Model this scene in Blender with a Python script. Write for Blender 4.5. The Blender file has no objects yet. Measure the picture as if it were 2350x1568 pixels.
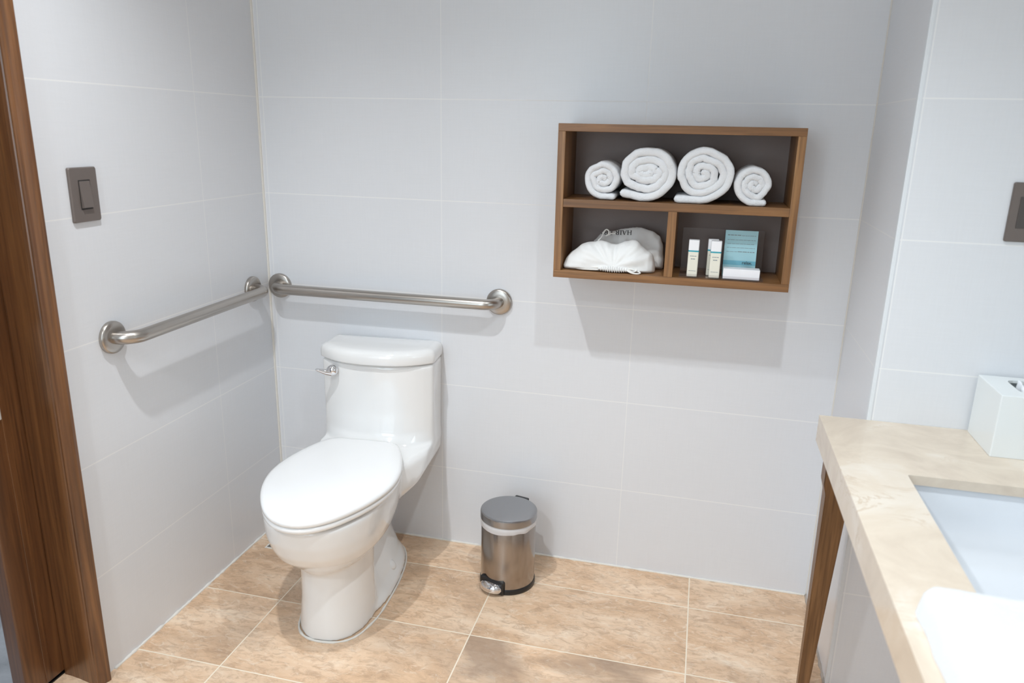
import bpy, bmesh, math, random
from mathutils import Vector, Matrix, noise
random.seed(7)
C = bpy.context.scene
col = C.collection
PI = math.pi

# ------------------------------------------------------------------ camera
CAM = Vector((1.40234, -2.25023, 1.39789))
YAW, PITCH, ROLL, FPX = 0.239459, 0.274385, 0.022249, 1733.45
fw = Vector((-math.sin(YAW)*math.cos(PITCH), math.cos(YAW)*math.cos(PITCH), -math.sin(PITCH)))
rt = fw.cross(Vector((0, 0, 1))).normalized()
up = rt.cross(fw)
r2 = rt*math.cos(ROLL) + up*math.sin(ROLL)
u2 = -rt*math.sin(ROLL) + up*math.cos(ROLL)
cd = bpy.data.cameras.new('camera')
cd.sensor_width = 36
cd.lens = FPX/2350*36
cd.clip_start = 0.02
cd.dof.use_dof = True
cd.dof.focus_distance = 2.35
cd.dof.aperture_fstop = 3.5
cam = bpy.data.objects.new('camera', cd)
col.objects.link(cam)
M = Matrix((r2, u2, -fw)).transposed().to_4x4()
M.translation = CAM
cam.matrix_world = M
C.camera = cam

# ------------------------------------------------------------------ view, world, lights
C.view_settings.view_transform = 'Standard'
C.view_settings.look = 'None'
C.view_settings.gamma = 1
C.view_settings.use_curve_mapping = False
C.view_settings.exposure = 0.03
C.cycles.max_bounces = 10
C.cycles.diffuse_bounces = 7
C.cycles.sample_clamp_indirect = 3.0
C.cycles.use_denoising = True
w = bpy.data.worlds.new('world')
C.world = w
w.use_nodes = True
w.node_tree.nodes['Background'].inputs[0].default_value = (0.75, 0.85, 1, 1)
w.node_tree.nodes['Background'].inputs[1].default_value = 0.3

def spot(name, loc, target, power, color, size=150, blend=1.0, rad=0.025):
    l = bpy.data.lights.new(name, 'SPOT')
    l.energy = power; l.color = color; l.spot_size = math.radians(size); l.spot_blend = blend
    l.shadow_soft_size = rad
    o = bpy.data.objects.new(name, l); col.objects.link(o)
    o.location = loc
    d = Vector(target) - Vector(loc)
    o.rotation_euler = d.to_track_quat('-Z', 'Y').to_euler()
    return o
spot('downlight_by_vanity', (1.49, -1.22, 2.43), (1.49, -1.12, 0), 68, (0.88, 0.96, 1.0), 100, 1.0, 0.022)
spot('downlight_by_toilet', (0.54, -1.15, 2.43), (0.60, -1.05, 0), 76, (0.94, 0.975, 1.0), 113, 1.0, 0.022)
spot('ambient_fill_spot', (0.60, -2.70, 2.43), (0.70, -2.50, 0), 88, (0.92, 0.96, 1.0), 150, 1.0, 0.06)  # added fill spot behind the camera, lifts the ambient level
def area(name, loc, target, sx, sy, power, color):
    l = bpy.data.lights.new(name, 'AREA')
    l.shape = 'RECTANGLE'; l.size = sx; l.size_y = sy; l.energy = power; l.color = color
    o = bpy.data.objects.new(name, l); col.objects.link(o); o.location = loc
    o.rotation_euler = (Vector(target) - Vector(loc)).to_track_quat('-Z', 'Y').to_euler()
    return o
area('front_fill', (0.5, -3.33, 1.35), (0.5, 0, 1.0), 0.8, 1.7, 16, (0.70, 0.88, 1.0))  # added bluish fill from the front; the wall there is closed
area('corridor_fill', (-0.9, -1.6, 2.4), (-0.9, -1.6, 0), 0.4, 0.4, 16, (0.8, 0.9, 1.0))  # unseen fill added to brighten the corridor floor past the door

# ------------------------------------------------------------------ materials
def mat(name, color=(0.8, 0.8, 0.8), rough=0.5, metal=0.0, **kw):
    m = bpy.data.materials.new(name); m.use_nodes = True
    b = m.node_tree.nodes['Principled BSDF']
    b.inputs['Base Color'].default_value = (*color, 1)
    b.inputs['Roughness'].default_value = rough
    b.inputs['Metallic'].default_value = metal
    for k, v in kw.items():
        b.inputs[k].default_value = v
    return m
class N:
    def __init__(s, m):
        s.m = m; s.nt = m.node_tree; s.b = s.nt.nodes['Principled BSDF']
    def n(s, t, **kw):
        x = s.nt.nodes.new(t)
        for k, v in kw.items(): setattr(x, k, v)
        return x
    def l(s, a, b): s.nt.links.new(a, b)
    def math(s, op, a, b=None, c=None):
        x = s.n('ShaderNodeMath', operation=op)
        for i, v in enumerate((a, b, c)):
            if v is None: continue
            if isinstance(v, (int, float)): x.inputs[i].default_value = v
            else: s.l(v, x.inputs[i])
        return x.outputs[0]
    def mix(s, f, a, b, blend='MIX'):
        x = s.n('ShaderNodeMix', data_type='RGBA', blend_type=blend)
        for i, v in ((0, f), (6, a), (7, b)):
            if isinstance(v, (int, float)): x.inputs[i].default_value = v
            elif isinstance(v, tuple): x.inputs[i].default_value = (*v, 1)
            else: s.l(v, x.inputs[i])
        return x.outputs[2]
    def pos(s, scale=(1, 1, 1), obj=True):
        if obj: o = s.n('ShaderNodeTexCoord').outputs['Object']
        else: o = s.n('ShaderNodeNewGeometry').outputs['Position']
        mp = s.n('ShaderNodeMapping'); mp.inputs['Scale'].default_value = scale
        s.l(o, mp.inputs[0]); return mp.outputs[0]
    def noise(s, vec, scale=5, detail=4, rough=0.5, dist=0.0):
        x = s.n('ShaderNodeTexNoise'); s.l(vec, x.inputs['Vector'])
        x.inputs['Scale'].default_value = scale; x.inputs['Detail'].default_value = detail
        x.inputs['Roughness'].default_value = rough; x.inputs['Distortion'].default_value = dist
        return x.outputs['Fac']
    def ramp(s, fac, stops):
        x = s.n('ShaderNodeValToRGB'); s.l(fac, x.inputs[0])
        e = x.color_ramp.elements
        while len(e) < len(stops): e.new(0.5)
        for i, (p, c) in enumerate(stops):
            e[i].position = p
            e[i].color = (*c, 1) if isinstance(c, tuple) else (c, c, c, 1)
        return x.outputs[0]
    def bump(s, h, strength=0.3, dist=0.002):
        x = s.n('ShaderNodeBump'); x.inputs['Strength'].default_value = strength
        x.inputs['Distance'].default_value = dist
        s.l(h, x.inputs['Height']); s.l(x.outputs[0], s.b.inputs['Normal'])

def line_mask(q, coord, off, period, half):
    """1 on grout lines of given half width at off + k*period"""
    a = q.math('SUBTRACT', coord, off)
    a = q.math('DIVIDE', a, period)
    f = q.math('FRACT', a)
    d = q.math('MINIMUM', f, q.math('SUBTRACT', 1.0, f))
    d = q.math('MULTIPLY', d, period)
    return q.math('LESS_THAN', d, half)

def tile_wall(name, axis, off, period, color=(0.735, 0.75, 0.78), zoff=0.279, extra=None):
    m = mat(name, color, 0.32); q = N(m)
    g = q.n('ShaderNodeNewGeometry').outputs['Position']
    sx = q.n('ShaderNodeSeparateXYZ'); q.l(g, sx.inputs[0])
    h = line_mask(q, sx.outputs[axis], off, period, 0.0011)
    v = line_mask(q, sx.outputs[2], zoff, 0.3, 0.0015)
    msk = q.math('MAXIMUM', h, v)
    if extra is not None:
        e = q.math('LESS_THAN', q.math('ABSOLUTE', q.math('SUBTRACT', sx.outputs[axis], extra)), 0.0012)
        msk = q.math('MAXIMUM', msk, e)
    # fine woven linen texture of the glazed tile
    n1 = q.noise(q.pos((220, 220, 12), False), 1, 2)
    n2 = q.noise(q.pos((12, 12, 260), False), 1, 2)
    nn = q.math('ADD', n1, n2)
    tone = q.ramp(q.math('MULTIPLY', nn, 0.5), [(0.3, tuple(c*0.985 for c in color)), (0.7, tuple(min(1, c*1.015) for c in color))])
    c = q.mix(msk, tone, (0.83, 0.835, 0.84))
    q.l(c, q.b.inputs['Base Color'])
    q.l(q.mix(msk, (0.28, 0.28, 0.28), (0.7, 0.7, 0.7)), q.b.inputs['Roughness'])
    q.bump(q.math('SUBTRACT', q.math('MULTIPLY', nn, 0.12), q.math('MULTIPLY', msk, 0.5)), 0.25, 0.0012)
    return m
M_wall_back = tile_wall('tile_back', 0, 0.0072, 0.6104, extra=0.020)
M_wall_left = tile_wall('tile_left', 1, -0.315, 0.61)
M_pillar_side = tile_wall('tile_pillar_side', 1, 5.0, 20.0)
M_pillar_front = tile_wall('tile_pillar_front', 0, 1.839, 0.61)
M_plaster = mat('plaster', (0.80, 0.80, 0.79), 0.7)
M_ceiling = mat('ceiling_paint', (0.80, 0.81, 0.82), 0.8)
M_caulk = mat('caulk', (0.74, 0.71, 0.66), 0.6)

def floor_mat():
    m = mat('floor_tile', (0.6, 0.42, 0.28), 0.38); q = N(m)
    g = q.n('ShaderNodeNewGeometry').outputs['Position']
    sx = q.n('ShaderNodeSeparateXYZ'); q.l(g, sx.inputs[0])
    X, Y = sx.outputs[0], sx.outputs[1]
    gx = line_mask(q, X, 0.2593, 0.604, 0.0018)
    gy = line_mask(q, Y, -0.1697, 0.3033, 0.0018)
    gr = q.math('MAXIMUM', gx, gy)
    ix = q.math('FLOOR', q.math('DIVIDE', q.math('SUBTRACT', X, 0.2593), 0.604))
    iy = q.math('FLOOR', q.math('DIVIDE', q.math('SUBTRACT', Y, -0.1697), 0.3033))
    cb = q.n('ShaderNodeCombineXYZ'); q.l(ix, cb.inputs[0]); q.l(iy, cb.inputs[1])
    wn = q.n('ShaderNodeTexWhiteNoise', noise_dimensions='3D'); q.l(cb.outputs[0], wn.inputs['Vector'])
    # per tile offset of the stone pattern
    off = q.n('ShaderNodeVectorMath', operation='SCALE'); q.l(wn.outputs['Color'], off.inputs[0]); off.inputs[3].default_value = 9.0
    ad = q.n('ShaderNodeVectorMath', operation='ADD'); q.l(g, ad.inputs[0]); q.l(off.outputs[0], ad.inputs[1])
    st = q.n('ShaderNodeMapping'); st.inputs['Scale'].default_value = (1.0, 2.0, 1.0); st.inputs['Rotation'].default_value = (0, 0, 0.35)
    q.l(ad.outputs[0], st.inputs[0])
    n1 = q.noise(st.outputs[0], 3.6, 9, 0.66, 0.7)
    n2 = q.noise(st.outputs[0], 26, 7, 0.72, 0.9)
    n3 = q.noise(st.outputs[0], 2.6, 4, 0.5, 0.5)
    base = q.ramp(n1, [(0.28, (0.50, 0.33, 0.21)), (0.45, (0.70, 0.475, 0.305)), (0.60, (0.81, 0.605, 0.43)), (0.75, (0.88, 0.735, 0.575))])
    base = q.mix(q.ramp(n2, [(0.36, 0.6), (0.53, 0.0)]), base, (0.42, 0.27, 0.17))
    n4 = q.noise(st.outputs[0], 14, 8, 0.75, 2.2)
    base = q.mix(q.ramp(n4, [(0.54, 0.0), (0.64, 0.5)]), base, (0.86, 0.74, 0.60))
    base = q.mix(q.math('MULTIPLY', q.ramp(n3, [(0.48, 0.0), (0.64, 0.85)]), wn.outputs['Value']), base, (0.30, 0.21, 0.15))
    br = q.math('MULTIPLY_ADD', wn.outputs['Value'], 0.14, 0.93)
    mul = q.n('ShaderNodeVectorMath', operation='SCALE'); q.l(base, mul.inputs[0]); q.l(br, mul.inputs[3])
    c = q.mix(gr, mul.outputs[0], (0.82, 0.72, 0.58))
    q.l(c, q.b.inputs['Base Color'])
    q.bump(q.math('SUBTRACT', q.math('MULTIPLY', n2, 0.5), gr), 0.25, 0.0015)
    return m
M_floor = floor_mat()

def hall_floor_mat():
    m = mat('slate_floor', (0.2, 0.22, 0.25), 0.3); q = N(m)
    n1 = q.noise(q.pos((1, 1, 1), False), 6, 6, 0.6, 0.8)
    q.l(q.ramp(n1, [(0.3, (0.30, 0.31, 0.33)), (0.7, (0.55, 0.57, 0.60))]), q.b.inputs['Base Color'])
    return m
M_hall = hall_floor_mat()

def wood(name, dark, mid, light, axis=2, rough=0.35, s=1.0):
    m = mat(name, mid, rough); q = N(m)
    sc = [38*s, 38*s, 38*s]; sc[axis] = 1.6*s
    sc2 = [9*s, 9*s, 9*s]; sc2[axis] = 0.7*s
    n1 = q.noise(q.pos(tuple(sc), False), 1.0, 6, 0.6, 1.2)
    n2 = q.noise(q.pos(tuple(sc2), False), 1.0, 3, 0.5, 0.6)
    sc3 = [170*s, 170*s, 170*s]; sc3[axis] = 5*s
    n3 = q.noise(q.pos(tuple(sc3), False), 1.0, 3, 0.5)
    f = q.math('MULTIPLY_ADD', n1, 0.5, q.math('MULTIPLY', n2, 0.5))
    c = q.ramp(f, [(0.32, dark), (0.5, mid), (0.68, light)])
    c = q.mix(q.ramp(n3, [(0.38, 0.45), (0.52, 0.0)]), c, dark)
    q.l(c, q.b.inputs['Base Color'])
    q.bump(n3, 0.15, 0.001)
    return m
DW = ((0.042, 0.016, 0.006), (0.120, 0.046, 0.015), (0.235, 0.100, 0.032))
M_door_wood = wood('walnut_stained_wood', *DW, axis=2, rough=0.3, s=0.8)
SW = ((0.105, 0.047, 0.017), (0.25, 0.118, 0.042), (0.38, 0.20, 0.08))
M_shelf_x = wood('teak_along', *SW, axis=0, rough=0.4)
M_shelf_z = wood('teak_upright', *SW, axis=2, rough=0.4)
for _m in (M_door_wood,):
    _m.node_tree.nodes['Principled BSDF'].inputs['Coat Weight'].default_value = 0.5
    _m.node_tree.nodes['Principled BSDF'].inputs['Coat Roughness'].default_value = 0.35
M_leg = wood('oak_leg', (0.075, 0.034, 0.013), (0.17, 0.083, 0.032), (0.28, 0.145, 0.06), axis=2, rough=0.4)
M_taupe = mat('taupe_panel', (0.27, 0.22, 0.205), 0.6)
M_plate = mat('bronze_plate', (0.165, 0.138, 0.125), 0.42, 0.25)
M_plate_dark = mat('bronze_gap', (0.02, 0.017, 0.016), 0.6)
M_ceramic = mat('ceramic', (0.83, 0.83, 0.825), 0.07, 0, **{'Coat Weight': 0.4, 'Coat Roughness': 0.03})
M_seat = mat('seat_plastic', (0.86, 0.86, 0.86), 0.16)
M_basin = mat('basin_ceramic', (0.74, 0.77, 0.81), 0.06, 0, **{'Coat Weight': 0.4})
M_chrome = mat('chrome', (0.78, 0.78, 0.80), 0.07, 1.0)
M_black = mat('black_plastic', (0.012, 0.012, 0.013), 0.35)
M_rubber = mat('rubber', (0.02, 0.02, 0.02), 0.7)

def steel(name, color, rough, axis):
    m = mat(name, color, rough, 1.0); q = N(m)
    sc = [3, 3, 3]
    sc = [700.0, 700.0, 700.0]; sc[axis] = 5.0
    n = q.noise(q.pos(tuple(sc)), 1, 2)
    q.l(q.ramp(n, [(0.2, rough*0.94), (0.8, rough*1.06)]), q.b.inputs['Roughness'])
    return m
M_nickel = steel('brushed_nickel', (0.46, 0.425, 0.39), 0.30, 0)
M_steel = steel('brushed_steel', (0.38, 0.34, 0.31), 0.20, 2)
M_steel_lid = steel('brushed_steel_lid', (0.36, 0.36, 0.37), 0.26, 0)

def marble():
    m = mat('cream_marble', (0.8, 0.7, 0.58), 0.14); q = N(m)
    v = q.pos((1, 1, 1), False)
    n1 = q.noise(v, 4.5, 8, 0.6, 1.5)
    n2 = q.noise(v, 3.0, 6, 0.7, 3.0)
    d = q.math('ABSOLUTE', q.math('SUBTRACT', n2, 0.5))
    c = q.ramp(n1, [(0.3, (0.60, 0.50, 0.40)), (0.52, (0.70, 0.60, 0.485)), (0.72, (0.76, 0.69, 0.60))])
    vein = q.math('MULTIPLY', q.ramp(d, [(0.0, 0.55), (0.030, 0.0)]), q.ramp(n1, [(0.52, 0.0), (0.66, 1.0)]))
    c = q.mix(vein, c, (0.50, 0.34, 0.20))
    q.l(c, q.b.inputs['Base Color'])
    return m
M_marble = marble()

def terry(name='terry', color=(0.74, 0.75, 0.77)):
    m = mat(name, color, 0.95, 0, **{'Sheen Weight': 0.3}); q = N(m)
    n = q.noise(q.pos((1, 1, 1)), 380, 2, 0.6)
    n2 = q.noise(q.pos((1, 1, 1)), 90, 3, 0.6)
    q.bump(q.math('ADD', n, n2), 0.55, 0.0025)
    return m
M_terry = terry()
M_cotton = mat('cotton', (0.80, 0.80, 0.79), 0.85, 0, **{'Sheen Weight': 0.1})
q = N(M_cotton); q.bump(q.noise(q.pos(), 900, 2), 0.2, 0.0006)
M_cord = mat('cord', (0.84, 0.82, 0.78), 0.8)
M_ink = mat('ink', (0.02, 0.02, 0.022), 0.6)
M_greytext = mat('grey_text', (0.22, 0.26, 0.28), 0.6)
M_cream = mat('cream_bottle', (0.78, 0.76, 0.66), 0.3)
M_cap = mat('white_cap', (0.86, 0.86, 0.88), 0.25)
M_teal = mat('teal_band', (0.02, 0.33, 0.42), 0.4)
M_card = mat('blue_card', (0.36, 0.60, 0.66), 0.5)
M_card_dark = mat('blue_card_band', (0.16, 0.42, 0.52), 0.5)
M_soap = mat('soap_carton', (0.85, 0.85, 0.88), 0.45)
M_liner = mat('bin_liner', (0.82, 0.82, 0.84), 0.3, 0, Alpha=0.75)
M_box = mat('tissue_box_lacquer', (0.80, 0.83, 0.83), 0.12)
M_tissue = mat('tissue_paper', (0.85, 0.87, 0.9), 0.9)
M_grate = mat('drain_steel', (0.30, 0.28, 0.25), 0.4, 0.9)
M_pull = mat('satin_pull', (0.72, 0.70, 0.66), 0.35, 0.3)

def acrylic():
    m = bpy.data.materials.new('clear_acrylic'); m.use_nodes = True
    nt = m.node_tree; nt.nodes.remove(nt.nodes['Principled BSDF'])
    out = nt.nodes['Material Output']
    tr = nt.nodes.new('ShaderNodeBsdfTransparent'); tr.inputs[0].default_value = (0.93, 0.92, 0.92, 1)
    gl = nt.nodes.new('ShaderNodeBsdfGlossy'); gl.inputs['Roughness'].default_value = 0.08
    gl.inputs['Color'].default_value = (0.9, 0.9, 0.92, 1)
    fr = nt.nodes.new('ShaderNodeFresnel'); fr.inputs[0].default_value = 1.5
    mx = nt.nodes.new('ShaderNodeMixShader')
    geo = nt.nodes.new('ShaderNodeNewGeometry'); mt = nt.nodes.new('ShaderNodeMath'); mt.operation = 'MULTIPLY'
    iv = nt.nodes.new('ShaderNodeMath'); iv.operation = 'SUBTRACT'; iv.inputs[0].default_value = 1.0
    nt.links.new(geo.outputs['Backfacing'], iv.inputs[1]); nt.links.new(iv.outputs[0], mt.inputs[0]); nt.links.new(fr.outputs[0], mt.inputs[1])
    nt.links.new(mt.outputs[0], mx.inputs[0]); nt.links.new(tr.outputs[0], mx.inputs[1]); nt.links.new(gl.outputs[0], mx.inputs[2])
    nt.links.new(mx.outputs[0], out.inputs[0])
    return m
M_acrylic = acrylic()
M_mirror = mat('mirror_silver', (0.92, 0.94, 0.94), 0.01, 1.0)

# ------------------------------------------------------------------ mesh helpers
def obj(name, bm, m, parent=None, smooth=False, angle=None):
    me = bpy.data.meshes.new(name); bm.normal_update(); bm.to_mesh(me); bm.free()
    o = bpy.data.objects.new(name, me); col.objects.link(o)
    if isinstance(m, (list, tuple)):
        for x in m: me.materials.append(x)
    else: me.materials.append(m)
    if parent is not None: o.parent = parent
    if smooth or angle is not None:
        for p in me.polygons: p.use_smooth = True
        if angle is not None:
            me.set_sharp_from_angle(angle=math.radians(angle))
    return o
def place(o, parent):
    """part meshes are written in world coordinates; parent empties carry only a location/rotation"""
    o.parent = parent
    bpy.context.view_layer.update()
    o.matrix_parent_inverse = parent.matrix_world.inverted()
def wobj(name, bm, m, parent, **k):
    o = obj(name, bm, m, None, **k)
    o.parent = parent
    pm = Matrix.Translation(parent.location) @ parent.rotation_euler.to_matrix().to_4x4()
    if parent.parent is not None:
        pm = Matrix.Identity(4)
    o.matrix_parent_inverse = pm.inverted()
    return o
def thing(name, label, cat, loc=(0, 0, 0), rz=0, group=None):
    o = bpy.data.objects.new(name, None); col.objects.link(o)
    o.empty_display_size = 0.05
    o.location = loc; o.rotation_euler = (0, 0, rz)
    o['label'] = label; o['category'] = cat
    if group: o['group'] = group
    return o
def tag(o, label, cat, group=None):
    o['label'] = label; o['category'] = cat
    if group: o['group'] = group
    return o
def struct(o, label=None, cat=None):
    o['kind'] = 'structure'
    if label: o['label'] = label
    if cat: o['category'] = cat
    return o
def add_box(bm, x0, x1, y0, y1, z0, z1, bev=0.0, seg=2, mi=0):
    r = bmesh.ops.create_cube(bm, size=1)
    vs = r['verts']
    bmesh.ops.scale(bm, vec=(abs(x1-x0), abs(y1-y0), abs(z1-z0)), verts=vs)
    bmesh.ops.translate(bm, vec=((x0+x1)/2, (y0+y1)/2, (z0+z1)/2), verts=vs)
    fs = set(f for v in vs for f in v.link_faces)
    for f in fs: f.material_index = mi
    if bev > 0:
        es = list(set(e for v in vs for e in v.link_edges))
        bmesh.ops.bevel(bm, geom=es, offset=bev, segments=seg, affect='EDGES', profile=0.6)
    return bm
def box(*a, **k): return add_box(bmesh.new(), *a, **k)
def add_loft(bm, rings, cap0=True, cap1=True, closed=True):
    vr = [[bm.verts.new(p) for p in r] for r in rings]
    n = len(vr[0])
    for a, b in zip(vr, vr[1:]):
        for i in range(n if closed else n-1):
            j = (i+1) % n
            bm.faces.new((a[i], a[j], b[j], b[i]))
    if cap0: bm.faces.new(list(reversed(vr[0])))
    if cap1: bm.faces.new(vr[-1])
    return bm
def add_prism(bm, poly, z0, z1):
    return add_loft(bm, [[(x, y, z0) for x, y in poly], [(x, y, z1) for x, y in poly]])
def fix(bm):
    bmesh.ops.recalc_face_normals(bm, faces=bm.faces); return bm
def add_lathe(bm, prof, center, n=48, cap=True):
    cx, cy, cz = center
    rings = [[(cx+r*math.cos(2*PI*i/n), cy+r*math.sin(2*PI*i/n), cz+z) for i in range(n)] for r, z in prof]
    return add_loft(bm, rings, cap, cap)
def catmull(pts, sub=6):
    P = [Vector(p) for p in pts]; out = []
    for i in range(len(P)-1):
        p0 = P[max(i-1, 0)]; p1 = P[i]; p2 = P[i+1]; p3 = P[min(i+2, len(P)-1)]
        for k in range(sub):
            t = k/sub
            out.append(0.5*((2*p1)+(p2-p0)*t+(2*p0-5*p1+4*p2-p3)*t*t+(3*p1-p0-3*p2+p3)*t**3))
    out.append(P[-1]); return out
def add_tube(bm, path, r, n=16, cap=True):
    P = [Vector(p) for p in path]
    rr = r if isinstance(r, (list, tuple)) else [r]*len(P)
    T = []
    for i in range(len(P)):
        a = P[max(i-1, 0)]; b = P[min(i+1, len(P)-1)]
        T.append((b-a).normalized())
    ref = Vector((0, 0, 1)) if abs(T[0].z) < 0.9 else Vector((1, 0, 0))
    nrm = (ref - T[0]*ref.dot(T[0])).normalized()
    rings = []
    for i in range(len(P)):
        nrm = (nrm - T[i]*nrm.dot(T[i])).normalized()
        bn = T[i].cross(nrm)
        rings.append([tuple(P[i] + (nrm*math.cos(2*PI*k/n) + bn*math.sin(2*PI*k/n))*rr[i]) for k in range(n)])
    return add_loft(bm, rings, cap, cap)
def arc_path(a, b, out, R, n=8):
    """bar that leaves the wall at a, runs at offset 'out' parallel to a-b and returns to the wall at b"""
    a = Vector(a); b = Vector(b); out = Vector(out); d = (b-a).normalized(); L = out.length; o = out.normalized()
    pts = [a + o*0.0]
    for i in range(n+1):
        t = i/n*PI/2
        pts.append(a + o*(L-R) + d*R + (-d*math.cos(t) + o*math.sin(t))*R)
    for i in range(n+1):
        t = PI/2 - i/n*PI/2
        pts.append(b + o*(L-R) - d*R + (d*math.cos(t) + o*math.sin(t))*R)
    pts.append(b)
    return pts
def rrect(x0, x1, y0, y1, r, n=6):
    pts = []
    for cx, cy, a0 in ((x1-r, y1-r, 0), (x0+r, y1-r, PI/2), (x0+r, y0+r, PI), (x1-r, y0+r, 1.5*PI)):
        for i in range(n+1):
            a = a0 + i/n*PI/2
            pts.append((cx+r*math.cos(a), cy+r*math.sin(a)))
    return pts

# ------------------------------------------------------------------ setting
XR, PD = 1.827, 0.413          # pillar: side face x, depth of its front face
RW, FR, CE = 2.315, -3.4, 2.45
struct(obj('floor', box(-0.115, RW, FR, 0.0, -0.05, 0.0), M_floor), 'beige stone tile floor with cream grout lines', 'floor')
struct(obj('floor_corridor', box(-1.8, -0.115, FR, 0.0, -0.05, -0.002), M_hall), 'grey slate floor seen past the wooden door', 'floor')
struct(obj('ceiling', box(-1.8, RW+0.1, FR, 0.1, CE, CE+0.08), M_ceiling), 'white painted ceiling', 'ceiling')
struct(obj('wall_back', box(-0.12, RW+0.1, 0.0, 0.1, 0, CE), M_wall_back), 'white tiled wall behind the toilet and wooden shelf', 'wall')
struct(obj('wall_left', box(-0.107, 0.0, -0.885, 0.0, 0, CE), M_wall_left), 'white tiled wall with the light switch and short grab bar', 'wall')
struct(obj('wall_left_near', box(-0.107, 0.0, FR, -1.85, 0, CE), M_wall_left), 'white tiled wall on the near side of the doorway', 'wall')
struct(obj('wall_left_over', box(-0.107, 0.0, -1.85, -0.885, 2.12, CE), M_wall_left), 'white tiled wall above the doorway', 'wall')
bm = box(XR, RW+0.1, -PD, 0.0, 0, CE)
fix(bm)
for f in bm.faces:
    f.material_index = 1 if f.normal.x < -0.9 else 0
struct(obj('wall_pillar', bm, [M_pillar_front, M_pillar_side]), 'white tiled wall pier jutting out beside the vanity', 'wall')
struct(obj('wall_right', box(RW, RW+0.1, FR, -PD, 0, CE), M_plaster), 'white wall behind the vanity mirror', 'wall')
struct(obj('wall_front', box(-1.8, RW+0.1, FR-0.1, FR, 0, CE), M_plaster), 'white wall behind the camera', 'wall')
struct(obj('wall_corridor', box(-1.9, -1.8, FR, 0.1, 0, CE), M_plaster), 'white corridor wall', 'wall')
struct(obj('wall_corridor_end', box(-1.8, -0.12, 0.0, 0.1, 0, CE), M_plaster), 'white corridor end wall', 'wall')

# caulk beads
def bead(name, a, b, r, m=M_caulk, lab='', rag=0.0):
    n = max(2, int((Vector(b)-Vector(a)).length/0.012))
    path = [Vector(a).lerp(Vector(b), i/n) for i in range(n+1)]
    rr = [r*(1+rag*(noise.noise(p*40)+0.6*noise.noise(p*110))) for p in path]
    o = obj(name, add_tube(bmesh.new(), path, rr, 8), m, smooth=True)
    return struct(o, lab, 'trim')
bead('trim_1', (0.002, -0.86, 0.0), (0.002, -0.002, 0.0), 0.0040, lab='cream caulk line along the foot of the left wall', rag=0.9)
bead('trim_2', (0.0, -0.001, 0.0), (XR, -0.001, 0.0), 0.0042, lab='cream caulk line along the foot of the back wall', rag=0.7)
bead('trim_3', (0.001, -0.001, 0.0), (0.001, -0.001, CE), 0.0045, lab='white caulk line in the corner behind the toilet')
bead('trim_4', (XR-0.001, -0.001, 0.0), (XR-0.001, -0.001, CE), 0.002, lab='white caulk line in the corner beside the pier')
bead('trim_6', (XR-0.001, -PD, 0.0), (XR-0.001, -0.003, 0.0), 0.005, m=mat('dirty_grout', (0.42, 0.36, 0.31), 0.8), lab='grey grout line along the foot of the pier', rag=1.0)
struct(obj('trim_5', box(XR-0.0012, XR+0.008, -PD-0.0015, -PD+0.012, 0.0, CE, bev=0.001), mat('edge_strip', (0.74, 0.77, 0.80), 0.3)), 'white metal edge strip down the corner of the pier', 'trim')

# ------------------------------------------------------------------ door frame and pocket door
df = thing('door_1', 'dark brown wooden door frame beside the light switch', 'door frame', (0, -0.9, 0))
df['kind'] = 'structure'
prof = [(-0.107, -0.8855), (-0.107, -0.9110), (-0.085, -0.9120), (-0.060, -0.9150), (-0.035, -0.9195), (-0.012, -0.9235), (-0.001, -0.9240),
        (0.002, -0.9225), (0.0045, -0.9250), (0.0085, -0.9255), (0.0115, -0.9225), (0.0130, -0.9170), (0.0150, -0.9140), (0.0190, -0.9090), (0.0215, -0.9030),
        (0.0225, -0.8965), (0.0200, -0.8935), (0.0005, -0.8935), (0.0005, -0.8855)]
bm = fix(add_prism(bmesh.new(), prof, 0.0, 2.13))
wobj('casing', bm, M_door_wood, df)
prof2 = [(x, -2.735-y) for x, y in reversed(prof)]
bm = fix(add_prism(bmesh.new(), prof2, 0.0, 2.13))
wobj('casing', bm, M_door_wood, df)
wobj('head_casing', box(-0.105, 0.026, -1.83, -0.905, 2.045, 2.12, bev=0.003), M_door_wood, df)
pd = thing('door_2', 'dark brown wooden sliding door mostly pushed back into its pocket', 'door', (-0.127, -0.9, 0))
pd['kind'] = 'structure'
bm = box(-0.150, -0.1085, -1.022, -0.32, 0.012, 2.05, bev=0.004, seg=3)
wobj('door_panel', bm, M_door_wood, pd)
wobj('moulding', box(-0.1095, -0.1065, -0.966, -0.948, 0.02, 2.04, bev=0.0014), M_door_wood, pd)
wobj('flush_pull', box(-0.1085, -0.1035, -1.003, -0.968, 0.735, 0.93, bev=0.0015), M_pull, pd)
struct(obj('floor_track', box(-0.146, -0.112, -1.85, -0.1, -0.0015, 0.004, bev=0.001), M_black), 'dark sliding door track in the floor', 'door track')

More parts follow.
